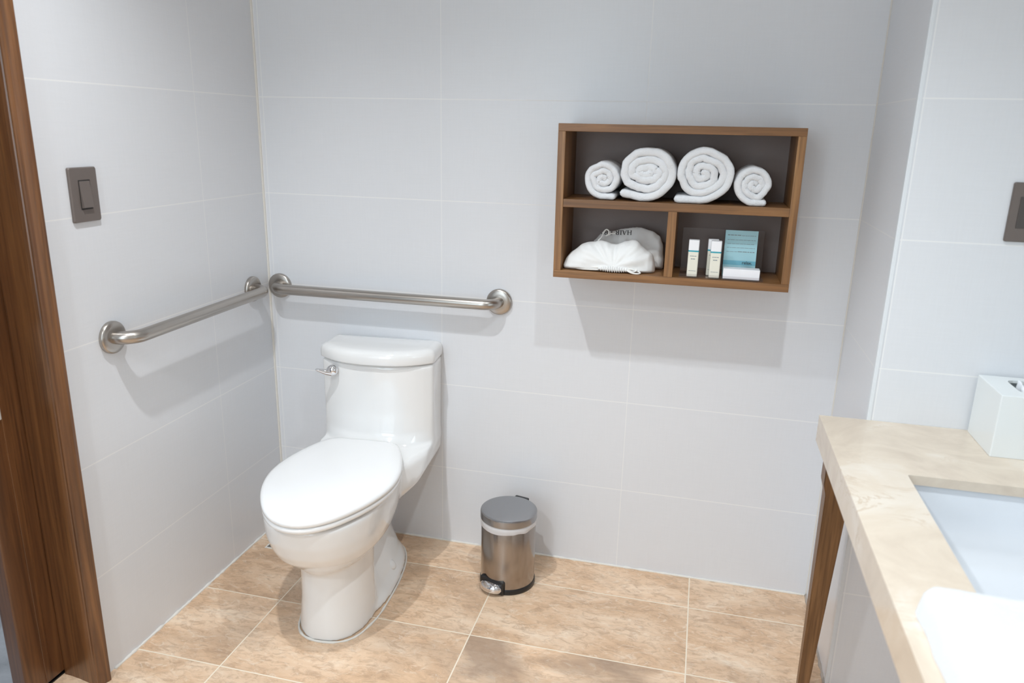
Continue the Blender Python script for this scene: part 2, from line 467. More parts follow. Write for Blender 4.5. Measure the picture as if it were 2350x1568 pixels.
# ------------------------------------------------------------------ light switch
sw = thing('light_switch', 'bronze light switch with one rocker on the left wall', 'light switch', (0, -0.757, 1.229))
bm = bmesh.new()
pl = rrect(-0.0415, 0.0415, -0.0625, 0.0625, 0.004, 4)
def plate_rings(pts, cx, cz, wall, face, depth, inset=0.002):
    R = []
    for d, ins in ((0, 0.0), (depth*0.6, 0.0), (depth, inset)):
        ring = []
        for a, b in pts:
            sa = a*(1-ins/0.0415); sb = b*(1-ins/0.0625)
            ring.append((wall+d, cx+sa, cz+sb) if face == 'x' else (cx+sa, wall-d, cz+sb))
        R.append(ring)
    return R
add_loft(bm, plate_rings(pl, -0.757, 1.229, 0.0005, 'x', 0.0065))
wobj('plate', fix(bm), M_plate, sw)
wobj('rocker_gap', box(0.006, 0.0074, -0.757-0.0175, -0.757+0.0175, 1.229-0.034, 1.229+0.034), M_plate_dark, sw)
bm = bmesh.new()
add_loft(bm, [[(x, y, z) for x, y, z in r] for r in (
    [(0.006, -0.7725, 1.1985), (0.006, -0.7415, 1.1985), (0.006, -0.7415, 1.2605), (0.006, -0.7725, 1.2605)],
    [(0.0135, -0.772, 1.1995), (0.0135, -0.742, 1.1995), (0.0085, -0.742, 1.260), (0.0085, -0.772, 1.260)])])
wobj('rocker', fix(bm), M_plate, sw)

ol = thing('wall_outlet', 'bronze socket plate on the wall above the tissue box', 'socket', (2.079, -PD, 1.25))
bm = bmesh.new(); add_loft(bm, plate_rings(pl, 2.0795, 1.25, -PD-0.0005, 'y', 0.0065))
wobj('plate', fix(bm), M_plate, ol)
wobj('socket_insert', box(2.0545, 2.1045, -PD-0.0085, -PD-0.006, 1.217, 1.283, bev=0.0008), mat('insert_brown', (0.075, 0.065, 0.06), 0.5), ol)
for dz in (-0.018, 0.018):
    bm = bmesh.new()
    for dx in (-0.0075, 0.0075):
        add_box(bm, 2.0795+dx-0.0018, 2.0795+dx+0.0018, -PD-0.0092, -PD-0.0083, 1.25+dz-0.005, 1.25+dz+0.005)
    wobj('socket_slots', bm, M_plate_dark, ol)

# ------------------------------------------------------------------ grab bars
def grab_bar(a, b, out, label, R=0.045):
    t = thing('grab_bar', label, 'grab bar', a, group='brushed steel grab bars')
    A, B_, O = Vector(a), Vector(b), Vector(out)
    o = O.normalized()
    path = arc_path(A + o*0.004, B_ + o*0.004, O - o*0.004, R, 10)
    wobj('bar', fix(add_tube(bmesh.new(), path, 0.0168, 24)), M_nickel, t, smooth=True)
    for c in (A, B_):
        bm = bmesh.new()
        rings = []
        ref = Vector((0, 0, 1)); bn = o.cross(ref)
        for r, d in ((0.041, 0.0005), (0.0415, 0.006), (0.0405, 0.010), (0.037, 0.0125), (0.024, 0.0135), (0.0175, 0.0138)):
            rings.append([tuple(c + o*d + (ref*math.cos(2*PI*k/40) + bn*math.sin(2*PI*k/40))*r) for k in range(40)])
        add_loft(bm, rings)
        wobj('flange', fix(bm), M_nickel, t, smooth=True, angle=50)
        bm = bmesh.new()
        rings = []
        for r, d in ((0.0172, 0.0136), (0.0195, 0.0142), (0.0185, 0.0152), (0.0170, 0.0152)):
            rings.append([tuple(c + o*d + (ref*math.cos(2*PI*k/32) + bn*math.sin(2*PI*k/32))*r) for k in range(32)])
    return t
grab_bar((0.044, 0, 0.872), (0.810, 0, 0.873), (0, -0.060, 0), 'long brushed steel grab bar on the wall above the toilet')
grab_bar((0, -0.727, 0.876), (0, -0.106, 0.877), (0.060, 0, 0), 'short brushed steel grab bar on the wall below the light switch')

# ------------------------------------------------------------------ toilet
TO = Vector((0.412, -0.004, 0)); TR = math.radians(5)
toilet = thing('toilet', 'white one piece toilet with closed lid', 'toilet', TO, TR)
def egg(prof, z, n=28, sx=1.0, du=0.0):
    """prof: (v, halfwidth) from back to front; returns outline in toilet coordinates (u, -v, z)"""
    pts = catmull([(v, h, 0) for v, h in prof], 5)
    rgt = [(p.y*sx+du, -p.x, z) for p in pts]
    lft = [(-p.y*sx+du, -p.x, z) for p in reversed(pts[:-1] if abs(pts[-1].y) < 1e-6 else pts)]
    return rgt + lft
def resample(ring, n):
    P = [Vector(p) for p in ring]; P.append(P[0])
    L = [0]
    for a, b in zip(P, P[1:]): L.append(L[-1]+(b-a).length)
    out = []; j = 0
    for i in range(n):
        s = L[-1]*i/n
        while L[j+1] < s: j += 1
        t = (s-L[j])/max(1e-9, L[j+1]-L[j])
        out.append(tuple(P[j].lerp(P[j+1], t)))
    return out
SEATP = [(0.207, 0.085), (0.216, 0.104), (0.232, 0.122), (0.30, 0.153), (0.39, 0.179), (0.47, 0.1845), (0.54, 0.173), (0.61, 0.147), (0.68, 0.106), (0.722, 0.066), (0.741, 0.030), (0.746, 0.0)]
def off_prof(P, d, vb=None):
    out = []
    for v, h in P:
        c = (v-0.47)/0.27
        out.append((v - d*c, max(0, h - d*math.sqrt(max(0, 1-c*c)) - (0.3*d if h > 0 else 0))))
    return out
body = bmesh.new()
K = 96
def ovoid(vb, vf, hw, z, wid=0.55, sq=2.3, du=0):
    pts = []
    vc = vb + (vf-vb)*wid
    for i in range(K):
        a = 2*PI*i/K
        c, s = math.cos(a), math.sin(a)
        r = 1/((abs(c)**sq + abs(s)**sq)**(1/sq))
        u = hw*s*r
        v = vc + (c*r*(vf-vc) if c > 0 else c*r*(vc-vb))
        pts.append((u+du, -v, z))
    return pts
# bowl
add_loft(body, [ovoid(.27, .598, .075, .200), ovoid(.25, .618, .100, .222), ovoid(.21, .646, .128, .247), ovoid(.18, .675, .149, .273),
                ovoid(.155, .696, .158, .305), ovoid(.135, .711, .164, .345), ovoid(.12, .717, .166, .380), ovoid(.12, .718, .166, .401)])
# front column
add_loft(body, [ovoid(.385, .614, .106, .0, .30, 2.3, .006), ovoid(.385, .611, .104, .03, .30, 2.3, .006), ovoid(.385, .603, .099, .10, .30, 2.3, .006),
                ovoid(.375, .598, .098, .17, .32, 2.3, .005), ovoid(.35, .60, .10, .24, .4, 2.3, .003)])
# rear trapway
add_loft(body, [ovoid(.075, .44, .070, .0, .5, 3), ovoid(.085, .44, .062, .08, .5, 3), ovoid(.09, .45, .060, .2, .5, 3), ovoid(.07, .45, .085, .30, .5, 3), ovoid(.05, .45, .13, .38, .5, 3)])
# base flange
add_loft(body, [ovoid(.055, .54, .121, .0, .55, 2.4, .010), ovoid(.055, .54, .120, .012, .55, 2.4, .010), ovoid(.07, .53, .100, .045, .55, 2.4, .008), ovoid(.08, .51, .080, .10, .55, 2.4, .004), ovoid(.09, .50, .062, .16, .55, 2.4)])
# deck under the tank
TD = 0.021
def tankring(z, hw, vb, vc, vf, du=TD):
    pts = [(-hw, vb), (-hw, vc)]
    m = 14
    for i in range(1, m):
        t = -1 + 2*i/m
        pts.append((hw*t, vc + (vf-vc)*(1-abs(t)**2.6)))
    pts += [(hw, vc), (hw, vb)]
    return resample([(u+du, -v, z) for u, v in pts], K)
add_loft(body, [tankring(.275, .090, .08, .32, .42), tankring(.310, .135, .03, .30, .42), tankring(.338, .168, .012, .27, .42), tankring(.362, .181, .010, .24, .42), tankring(.405, .183, .010, .20, .42), tankring(.418, .182, .010, .17, .38)])
# tank
add_loft(body, [tankring(.395, .184, .010, .125, .215), tankring(.425, .183, .010, .125, .205), tankring(.455, .182, .010, .125, .185), tankring(.52, .182, .010, .125, .178),
                tankring(.680, .184, .010, .125, .178)])
fix(body)
bo = obj('body', body, M_ceramic, toilet)
md = bo.modifiers.new('remesh', 'REMESH'); md.mode = 'VOXEL'; md.voxel_size = 0.0048; md.use_smooth_shade = True
md = bo.modifiers.new('smooth', 'SMOOTH'); md.factor = 0.5; md.iterations = 16
# tank lid
def lidring(z, d):
    return tankring(z, .187-d, .008+d*0.5, .125-d*0.4, .194-d, 0.021)
bm = add_loft(bmesh.new(), [lidring(.6835, .006), lidring(.6845, .0015), lidring(.688, 0), lidring(.708, 0), lidring(.716, .002), lidring(.722, .006), lidring(.7265, .014), lidring(.7285, .026), lidring(.7295, .06)])
o = obj('tank_lid', fix(bm), M_ceramic, toilet, smooth=True)
# seat ring and seat lid
def plate(prof0, zs):
    rings = []
    for z, d in zs:
        rings.append(resample(egg(off_prof(prof0, d), z), K))
    return fix(add_loft(bmesh.new(), rings))
obj('seat', plate(SEATP, [(.4085, .010), (.410, .004), (.414, .001), (.421, .001), (.4245, .003), (.4255, .010)]), M_seat, toilet, smooth=True)
obj('seat_lid', plate(SEATP, [(.4262, .010), (.427, .003), (.430, 0), (.437, 0), (.442, .002), (.4455, .008), (.4475, .022), (.4485, .05)]), M_seat, toilet, smooth=True)
for u in (-0.072, 0.072):
    bm = box(u-0.024, u+0.024, -0.235, -0.192, 0.408, 0.430, bev=0.006, seg=3)
    obj('hinge_cap', bm, M_seat, toilet, smooth=True)
for u in (0.1035, -0.0875):
    bm = add_lathe(bmesh.new(), [(0.019, -0.02), (0.019, 0.004), (0.0175, 0.008), (0.013, 0.011), (0.006, 0.0125)], (0, 0, 0), 28)
    bmesh.ops.transform(bm, matrix=Matrix.Translation((u-0.004*(1 if u > 0 else -1), -0.275, 0.046)) @ Matrix.Rotation(math.radians(52 if u > 0 else -52), 4, 'Y'), verts=bm.verts)
    obj('bolt_cap', fix(bm), M_seat, toilet, smooth=True)
# flush lever
bm = bmesh.new()
lx, ly, lz = -0.108, -0.168, 0.655
ring = []
for r, d in ((0.0155, 0.0), (0.0175, 0.006), (0.0175, 0.014), (0.0145, 0.020), (0.007, 0.0235)):
    ring.append([(lx + r*math.cos(2*PI*k/24), ly - d, lz + r*math.sin(2*PI*k/24)) for k in range(24)])
add_loft(bm, ring)
lev = obj('flush_lever', fix(bm), M_chrome, toilet, smooth=True)
path = catmull([(lx, ly-0.012, lz-0.006), (lx-0.016, ly-0.020, lz-0.003), (lx-0.032, ly-0.030, lz+0.004), (lx-0.041, ly-0.038, lz+0.009)], 5)
n_ = len(path)
bm = add_tube(bmesh.new(), path, [0.0125 - 0.0095*i/(n_-1) for i in range(n_)], 14)
obj('lever_arm', fix(bm), M_chrome, lev, smooth=True)
# caulk bead round the base
base = [(0.615, 0), (0.612, .030), (.598, .063), (.57, .088), (.53, .103), (.47, .117), (.38, .1225), (.28, .1225), (.18, .112), (.11, .088), (.07, .055), (.052, 0)]
right = catmull([(u+.009, -v, 0.0012) for v, u in base], 5)
left = catmull([(-u+.009, -v, 0.0012) for v, u in reversed(base)], 5)
path = right[:-1] + left
bm = add_tube(bmesh.new(), path, [0.0032*(1+0.7*noise.noise(Vector(p)*45)) for p in path], 8, cap=False)
obj('caulk_bead', fix(bm), M_caulk, toilet, smooth=True)

# ------------------------------------------------------------------ floor drain
dr = thing('floor_drain', 'small square steel floor drain in the corner behind the toilet', 'drain', (0.105, -0.168, 0))
bm = bmesh.new()
x0, x1, y0, y1 = 0.052, 0.158, -0.221, -0.115
for a in ((x0, x1, y0, y0+0.006), (x0, x1, y1-0.006, y1), (x0, x0+0.006, y0+0.006, y1-0.006), (x1-0.006, x1, y0+0.006, y1-0.006)):
    add_box(bm, a[0], a[1], a[2], a[3], -0.001, 0.0018, bev=0.0005)
wobj('frame', bm, M_caulk, dr)
wobj('drain_well', box(x0+0.006, x1-0.006, y0+0.006, y1-0.006, 0.0, 0.0006), M_black, dr)
bm = bmesh.new()
for i in range(8):
    xx = x0+0.010+i*0.0112
    add_box(bm, xx, xx+0.0062, y0+0.006, y1-0.006, 0.0006, 0.0022)
for yy in (y0+0.006, (y0+y1)/2-0.004, y1-0.014):
    add_box(bm, x0+0.006, x1-0.006, yy, yy+0.008, 0.0006, 0.0024)
wobj('grate', bm, M_grate, dr)

# ------------------------------------------------------------------ pedal bin
BC = Vector((0.898, -0.176, 0))
bn_ = thing('pedal_bin', 'small brushed steel pedal bin on the floor beside the toilet', 'bin', BC)
R_ = 0.0855
wobj('base_ring', fix(add_lathe(bmesh.new(), [(R_+0.0005, 0.0), (R_+0.003, 0.003), (R_+0.003, 0.014), (R_+0.0008, 0.018)], BC, 64)), M_black, bn_, smooth=True, angle=40)
# body with pedal notch: steel shell
bm = bmesh.new()
add_lathe(bm, [(R_, 0.012), (R_, 0.226), (R_-0.001, 0.2275), (R_-0.006, 0.2275)], BC, 96)
wobj('body', fix(bm), M_steel, bn_, smooth=True, angle=35)
# liner folded over the rim
bm = bmesh.new()
rings = []
n = 120
for (r, z) in ((R_+0.0008, 0.229), (R_+0.0025, 0.224), (R_+0.0025, 0.215), (R_+0.0012, 0.207)):
    ring = []
    for i in range(n):
        a = 2*PI*i/n
        wob = 0.0011*noise.noise(Vector((math.cos(a)*7, math.sin(a)*7, z*60)))
        dz = (0.006*noise.noise(Vector((math.cos(a)*2.2, math.sin(a)*2.2, 3))) - 0.004*math.cos(a-PI)) if z < 0.212 else 0
        ring.append((BC.x+(r+wob)*math.cos(a), BC.y+(r+wob)*math.sin(a), z+dz))
    rings.append(ring)
add_loft(bm, rings, False, False)
wobj('liner', fix(bm), M_liner, bn_, smooth=True)
bm = add_lathe(bmesh.new(), [(R_+0.0025, 0.2292), (R_+0.0035, 0.2300), (R_+0.0035, 0.2475), (R_+0.0025, 0.2515), (R_-0.001, 0.2535), (R_-0.006, 0.2545), (R_-0.03, 0.2552), (R_-0.07, 0.2556)], BC, 96)
wobj('lid', fix(bm), M_steel_lid, bn_, smooth=True, angle=40)
ha = math.atan2(-0.02+0.176, 0.935-0.898)
hd = Vector((math.cos(ha), math.sin(ha), 0)); hs = Vector((-hd.y, hd.x, 0))
bm = box(-0.010, 0.008, -0.024, 0.024, 0.205, 0.2525, bev=0.004)
bmesh.ops.transform(bm, matrix=Matrix.Translation(BC + hd*(R_+0.004)) @ Matrix.Rotation(ha, 4, 'Z'), verts=bm.verts)
wobj('hinge', bm, M_black, bn_)
# pedal: chrome half-dome tongue with black recess, pointing to the front left
pa = math.atan2(-0.269+0.176, 0.869-0.898) - 0.06
pdv = Vector((math.cos(pa), math.sin(pa), 0))
bm = box(-0.006, 0.012, -0.043, 0.043, 0.004, 0.046, bev=0.004)
bmesh.ops.transform(bm, matrix=Matrix.Translation(BC + pdv*(R_-0.009)) @ Matrix.Rotation(pa, 4, 'Z'), verts=bm.verts)
wobj('pedal_recess', bm, M_black, bn_)
bm = bmesh.new()
rings = []
for s_, zz, zt in ((1.0, 0.012, 0), (1.04, 0.018, 0), (1.0, 0.026, 0), (0.86, 0.032, 0), (0.6, 0.0355, 0), (0.3, 0.037, 0)):
    ring = []
    for k in range(36):
        a = -PI/2 + PI*k/35
        ring.append((0.025*math.cos(a)*s_*1.0 + 0.003, 0.038*math.sin(a)*s_, zz+0.002))
    rings.append(ring)
add_loft(bm, rings)
bmesh.ops.transform(bm, matrix=Matrix.Translation(BC + pdv*(R_-0.0015)) @ Matrix.Rotation(pa, 4, 'Z'), verts=bm.verts)
wobj('pedal', fix(bm), M_chrome, bn_, smooth=True)

# ------------------------------------------------------------------ wall shelf
SX0, SX1, SZ0, SZ1, SD = 1.0135, 1.6415, 1.0, 1.4155, 0.190
T = 0.0205
sh = thing('wall_shelf', 'brown wooden wall shelf with three open compartments', 'shelf', (SX0, 0, SZ0))
bv = 0.0012
wobj('back_panel', box(SX0+T, SX1-T, -0.0075, -0.0005, SZ0+T, SZ1-T), M_taupe, sh)
wobj('top_board', box(SX0, SX1, -SD, -0.0005, SZ1-T, SZ1, bev=bv), M_shelf_x, sh)
wobj('bottom_board', box(SX0, SX1, -SD, -0.0005, SZ0, SZ0+T, bev=bv), M_shelf_x, sh)
wobj('side_panel', box(SX0, SX0+T, -SD, -0.0005, SZ0+T, SZ1-T, bev=bv), M_shelf_z, sh)
wobj('side_panel', box(SX1-T, SX1, -SD, -0.0005, SZ0+T, SZ1-T, bev=bv), M_shelf_z, sh)
MZ = 1.2175
wobj('middle_shelf', box(SX0+T, SX1-T, -SD, -0.008, MZ-0.022, MZ, bev=bv), M_shelf_x, sh)
wobj('divider', box(1.3175, 1.3405, -SD, -0.008, SZ0+T, MZ-0.022, bev=bv), M_shelf_z, sh)

# ------------------------------------------------------------------ rolled towels
def towel_roll(X0_, X1_, hgt, turns, thick, ang0, flip, seed, label, yf=-0.176, length=0.160, tail=0.03, loose=0.0, mirror=False):
    """a folded towel rolled into a spiral; axis along y"""
    cx = (X0_+X1_)/2; wdt = X1_-X0_
    rz_ = (hgt - thick*0.15)/2; rx = wdt/2
    path = []
    steps = int(turns*40)
    for i in range(steps+1):
        t = i/steps
        th = ang0 + flip*2*PI*turns*(1-t)
        f = 0.075 + (0.925 - thick*0.5/rx)*t
        wob = (1 + 0.34*(1-t)**0.8*noise.noise(Vector((math.cos(th)*1.6, math.sin(th)*1.6, seed + t*1.2))) + 0.16*(1-t)**0.8*noise.noise(Vector((math.cos(th)*3.2, math.sin(th)*3.2, seed*2+t*3))) + 0.03*noise.noise(Vector((math.cos(th)*2, math.sin(th)*2, seed*3))))
        e = 1 - 0.45*(1-t)**1.3*loose
        path.append(Vector((rx*f*math.cos(th)*wob*(1+0.25*(1-t)*loose), rz_*f*math.sin(th)*wob*e)))
    # flat tail at the underside
    last = path[-1]; d = (path[-1]-path[-2]).normalized()
    for k in range(1, 9):
        p = last + d*(tail*k/8)
        p.y = max(p.y, -rz_+thick*0.45)
        path.append(p)
    P = [Vector((p.x, p.y)) for p in path]
    n = len(P)
    nr = []
    for i in range(n):
        a = P[max(0, i-1)]; b = P[min(n-1, i+1)]
        t = (b-a).normalized(); nr.append(Vector((-t.y, t.x)))
    bm = bmesh.new()
    # closed outline of the ribbon: rounded ends
    def outline(sc):
        h = thick*0.5*sc
        L_ = [P[i] + nr[i]*h for i in range(n)]
        R2 = [P[i] - nr[i]*h for i in range(n)]
        t1 = (P[-1]-P[-2]).normalized(); t0 = (P[0]-P[1]).normalized()
        c1 = [P[-1] + (nr[-1]*math.cos(a) + t1*math.sin(a))*h for a in (PI*0.25, PI*0.5, PI*0.75)]
        c0 = [P[0] + (-nr[0]*math.cos(a) + t0*math.sin(a))*h for a in (PI*0.25, PI*0.5, PI*0.75)]
        return L_ + c1 + list(reversed(R2)) + c0
    prof_ = [(0.0, 0.30), (0.0012, 0.62), (0.0035, 0.86), (0.008, 0.98), (0.02, 1.0)]
    ys = [(yf + a, s) for a, s in prof_] + [(yf + length*q_, 1.0) for q_ in (0.3, 0.5, 0.7)] + [(yf+length-0.008, 0.98), (yf+length-0.002, 0.8), (yf+length, 0.4)]
    rings = []
    for y, s_ in ys:
        ring = []
        ol_ = outline(s_*1.0)
        for k, p in enumerate(ol_):
            kk = k if k < n else (2*n+3-k)
            tt = min(1, max(0, kk/n))
            dy = (0.006*noise.noise(Vector((p.x*22, p.y*22, seed))) + 0.002*noise.noise(Vector((p.x*80, p.y*80, seed))) - 0.004*tt) if s_ < 1.0 and y < yf+length*0.5 else 0
            j = 0.0008*noise.noise(Vector((p.x*90, y*60, p.y*90+seed)))
            ring.append((cx + p.x + j, y + dy, MZ + rz_ + thick*0.1 + p.y + j))
        rings.append(ring)
    add_loft(bm, rings, True, True)
    if mirror:
        for v in bm.verts: v.co.x = 2*cx - v.co.x
    wall_ = [v.co.x for v in bm.verts if v.co.z > MZ + 0.35*hgt]
    m0, m1 = min(wall_), max(wall_)
    for v in bm.verts: v.co.x = X0_ + (v.co.x-m0)/(m1-m0)*(X1_-X0_)
    zz0, zz1 = min(v.co.z for v in bm.verts), max(v.co.z for v in bm.verts)
    for v in bm.verts: v.co.z = MZ + (v.co.z-zz0)/(zz1-zz0)*hgt
    mnz = min(v.co.z for v in bm.verts)
    for v in bm.verts: v.co.z += MZ + 0.0005 - mnz
    # n-gon caps of a spiral ribbon: replace with quads strip
    for f in [f for f in bm.faces if len(f.verts) > 8]: bm.faces.remove(f)
    bm.verts.ensure_lookup_table()
    m_ = 2*n + 6
    for ri in (0, len(rings)-1):
        base = ri*m_
        idx = lambda i: bm.verts[base+i]
        for i in range(n-1):
            a, b = i, i+1
            c_, d_ = (n+3) + (n-1-(i+1)), (n+3) + (n-1-i)
            try: bm.faces.new((idx(a), idx(b), idx(c_), idx(d_)))
            except ValueError: pass
        try:
            bm.faces.new([idx(n-1), idx(n), idx(n+1), idx(n+2), idx(n+3)])
            bm.faces.new([idx(0), idx(2*n+5), idx(2*n+4), idx(2*n+3), idx(2*n+2)])
        except ValueError: pass
    fix(bm)
    o = obj('rolled_towel', bm, M_terry, smooth=True)
    return tag(o, label, 'towel', 'rolled white towels on the top shelf')
towel_roll(1.0870, 1.1830, 0.102, 2.6, 0.0160, -1.25, 1, 1.3, 'small rolled white towel, leftmost on the shelf, touching a large roll', tail=0.040, loose=0.5, mirror=True)
towel_roll(1.1835, 1.3310, 0.140, 3.3, 0.0195, -1.9, 1, 4.1, 'large rolled white towel with a flat wavy core, next to the leftmost small roll', tail=0.03, loose=1.0)
towel_roll(1.3315, 1.4780, 0.146, 3.4, 0.0185, -1.5, 1, 7.7, 'large rolled white towel with a round core, next to the rightmost small roll', tail=0.06, loose=0.3)
towel_roll(1.4785, 1.5725, 0.101, 2.5, 0.0160, -1.2, 1, 9.2, 'small rolled white towel at the right end of the shelf', tail=0.042, loose=0.2, mirror=True)

# ------------------------------------------------------------------ hair dryer bag
BZ = SZ0 + T
bag = thing('drawstring_bag', 'white cotton drawstring bag in the lower left compartment of the shelf', 'bag', (1.16, -0.10, BZ))
def ell(bm, c, r, rot=(0, 0, 0), seg=24):
    g = bmesh.ops.create_uvsphere(bm, u_segments=seg, v_segments=seg//2, radius=1)
    from mathutils import Euler
    m_ = Matrix.Translation(c) @ Euler(rot).to_matrix().to_4x4() @ Matrix.Diagonal((*r, 1))
    bmesh.ops.transform(bm, matrix=m_, verts=g['verts'])
bm = bmesh.new()
def hump(bm, st, yc_, dep, e):
    rings = []
    for x, h, d in st:
        ring = []
        for k in range(32):
            a = 2*PI*k/32
            c, s_ = math.cos(a), math.sin(a)
            rr = 1/((abs(c)**e + abs(s_)**e)**(1/e))
            y = yc_(x) + dep*d*c*rr
            z = s_*rr
            z = BZ + (h*z if z > 0 else 0.012*z) + 0.010
            ring.append((x, y, z))
        rings.append(ring)
    add_loft(bm, rings)
hump(bm, [(1.036, .006, .55), (1.040, .018, .75), (1.052, .032, .9), (1.070, .046, .95), (1.088, .060, 1), (1.110, .068, 1), (1.140, .070, 1), (1.165, .064, 1), (1.185, .062, 1), (1.205, .072, 1), (1.222, .078, 1), (1.238, .072, .98),
          (1.255, .058, .9), (1.272, .046, .8), (1.284, .034, .6), (1.290, .012, .3)], lambda x: -0.132 + 0.10*max(0, x-1.22), 0.047, 2.0)
hump(bm, [(1.105, .058, .6), (1.130, .086, .9), (1.165, .096, 1), (1.200, .102, 1), (1.228, .108, 1), (1.250, .104, 1), (1.275, .096, 1), (1.295, .086, .9), (1.305, .060, .6), (1.309, .03, .3)], lambda x: -0.062, 0.036, 1.45)
fix(bm)
bo2 = wobj('bag_cloth', bm, M_cotton, bag)
md = bo2.modifiers.new('remesh', 'REMESH'); md.mode = 'VOXEL'; md.voxel_size = 0.0022; md.use_smooth_shade = True
md = bo2.modifiers.new('smooth', 'SMOOTH'); md.factor = 0.5; md.iterations = 6
dg = bpy.context.evaluated_depsgraph_get()
me = bpy.data.meshes.new_from_object(bo2.evaluated_get(dg))
bo2.modifiers.clear()
G = Vector((1.178, -0.176, BZ+0.014))        # where the mouth is gathered
for v in me.vertices:
    p = v.co.copy()
    d = (p - G); r = d.length; a = math.atan2(d.z, d.x)
    out_ = Vector((0.15*(p.x-1.16)/0.1, -0.75, 0.65)).normalized()
    f1 = math.exp(-(r/0.040)**2)
    dd = 0.0018*f1*math.sin(a*15 + 2*noise.noise(p*40))
    # folds running from the gathered mouth to the sides
    w_ = noise.noise(Vector((a*3.2, r*9, 1.7))) + 0.5*noise.noise(Vector((a*7.5, r*16, 5.1)))
    dd += 0.0060*w_*min(1, r/0.05)
    # crumpled creases
    c1 = noise.noise(Vector((p.x*20+p.z*26, p.z*16-p.x*8, p.y*16)))
    dd += 0.0042*(0.35-abs(c1))
    dd += 0.0012*noise.noise(p*55)
    k_ = min(1, max(0.0, (p.z-BZ)/0.012))
    v.co += out_*dd*(0.3+0.7*k_)
bmt = bmesh.new(); bmt.from_mesh(me)
for _ in range(4):
    bmesh.ops.smooth_vert(bmt, verts=bmt.verts, factor=0.5, use_axis_x=True, use_axis_y=True, use_axis_z=True)
bmt.to_mesh(me); bmt.free()
for v in me.vertices:
    v.co.z = max(v.co.z, BZ+0.0006)
    v.co.y = max(v.co.y, -0.186)
for p_ in me.polygons: p_.use_smooth = True
bo2.data = me
if not me.materials: me.materials.append(M_cotton)
# gathered ruffle
bm = bmesh.new()
rings = []
nn_ = 120
for j in range(9):
    s_ = j/8
    ring = []
    for i in range(nn_+1):
        t = i/nn_
        x = 1.138 + 0.082*t
        amp = 0.0035*math.sin(PI*min(1, max(0, t)))**0.5
        w_ = math.sin(t*2*PI*13 + 1.2*noise.noise(Vector((t*9, s_*2, 0))))
        ang = s_*2*PI
        rr = 0.0058 + 0.0045*math.sin(PI*t)
        ring.append((x, -0.1755 + rr*math.cos(ang)*1.1 - amp*w_*0.8, BZ + 0.0095 + rr*0.75*math.sin(ang) + amp*w_*0.7*math.sin(ang)))
    rings.append(ring)
add_loft(bm, rings, False, False, closed=False)
for v in bm.verts: v.co.z = max(v.co.z, BZ+0.0008)
bmesh.ops.remove_doubles(bm, verts=bm.verts, dist=0.0002)
wobj('gathered_hem', fix(bm), M_cotton, bag, smooth=True)
def cord(pts, r=0.0018, name='drawstring'):
    wobj(name, fix(add_tube(bmesh.new(), catmull(pts, 8), r, 10)), M_cord, bag, smooth=True)
cord([(1.140, -0.178, BZ+.006), (1.110, -0.176, BZ+.0045), (1.075, -0.170, BZ+.005), (1.052, -0.150, BZ+.010), (1.046, -0.135, BZ+.020), (1.052, -0.140, BZ+.026), (1.07, -0.158, BZ+.017), (1.10, -0.172, BZ+.013), (1.140, -0.178, BZ+.012)], 0.0017)
cord([(1.215, -0.178, BZ+.010), (1.225, -0.184, BZ+.006), (1.236, -0.187, BZ+.0035), (1.248, -0.186, BZ+.003), (1.254, -0.178, BZ+.004), (1.248, -0.170, BZ+.006), (1.238, -0.172, BZ+.009), (1.228, -0.176, BZ+.012), (1.216, -0.176, BZ+.013)], 0.0021)
cord([(1.212, -0.175, BZ+.012), (1.224, -0.180, BZ+.009), (1.235, -0.180, BZ+.006), (1.243, -0.174, BZ+.010), (1.235, -0.170, BZ+.014), (1.220, -0.172, BZ+.015)], 0.0018)
cord([(1.126, -0.118, BZ+.078), (1.134, -0.112, BZ+.088), (1.139, -0.105, BZ+.102), (1.146, -0.100, BZ+.1085), (1.153, -0.100, BZ+.104), (1.152, -0.102, BZ+.096), (1.145, -0.106, BZ+.091), (1.158, -0.100, BZ+.097), (1.170, -0.094, BZ+.098)], 0.0019)

# printed words, upside down on the back panel of the bag
def strokes(ch):
    S = 0.16
    serif = lambda x, y, w_=0.34: ((x-w_/2, y), (x+w_/2, y), 0.07)
    d = {
     'H': [((.18, 0), (.18, 1), S), ((.78, 0), (.78, 1), S), ((.18, .5), (.78, .5), .08), serif(.18, .03), serif(.18, .97), serif(.78, .03), serif(.78, .97)],
     'A': [((.12, 0), (.5, 1), .08), ((.5, 1), (.86, 0), S), ((.25, .33), (.74, .33), .08), serif(.12, .03, .28), serif(.86, .03)],
     'I': [((.25, 0), (.25, 1), S), serif(.25, .03), serif(.25, .97)],
     'R': [((.18, 0), (.18, 1), S), ((.18, .95), (.55, .95), .09), ((.55, .95), (.68, .75), S), ((.68, .75), (.55, .52), S), ((.18, .5), (.55, .5), .09), ((.45, .5), (.82, 0), S), serif(.18, .03), serif(.85, .03, .2)],
     'D': [((.18, 0), (.18, 1), S), ((.18, .95), (.5, .95), .09), ((.5, .95), (.75, .65), S), ((.75, .65), (.75, .35), S), ((.75, .35), (.5, .05), S), ((.18, .05), (.5, .05), .09)],
     'Y': [((.1, 1), (.48, .5), S), ((.86, 1), (.48, .5), .08), ((.48, .5), (.48, 0), S), serif(.1, .97, .28), serif(.86, .97, .24), serif(.48, .03)],
     'E': [((.18, 0), (.18, 1), S), ((.18, .95), (.7, .95), .09), ((.18, .5), (.55, .5), .09), ((.18, .05), (.72, .05), .09), ((.7, .95), (.7, .78), .07), ((.72, .05), (.72, .24), .07)],
    }
    return d[ch]
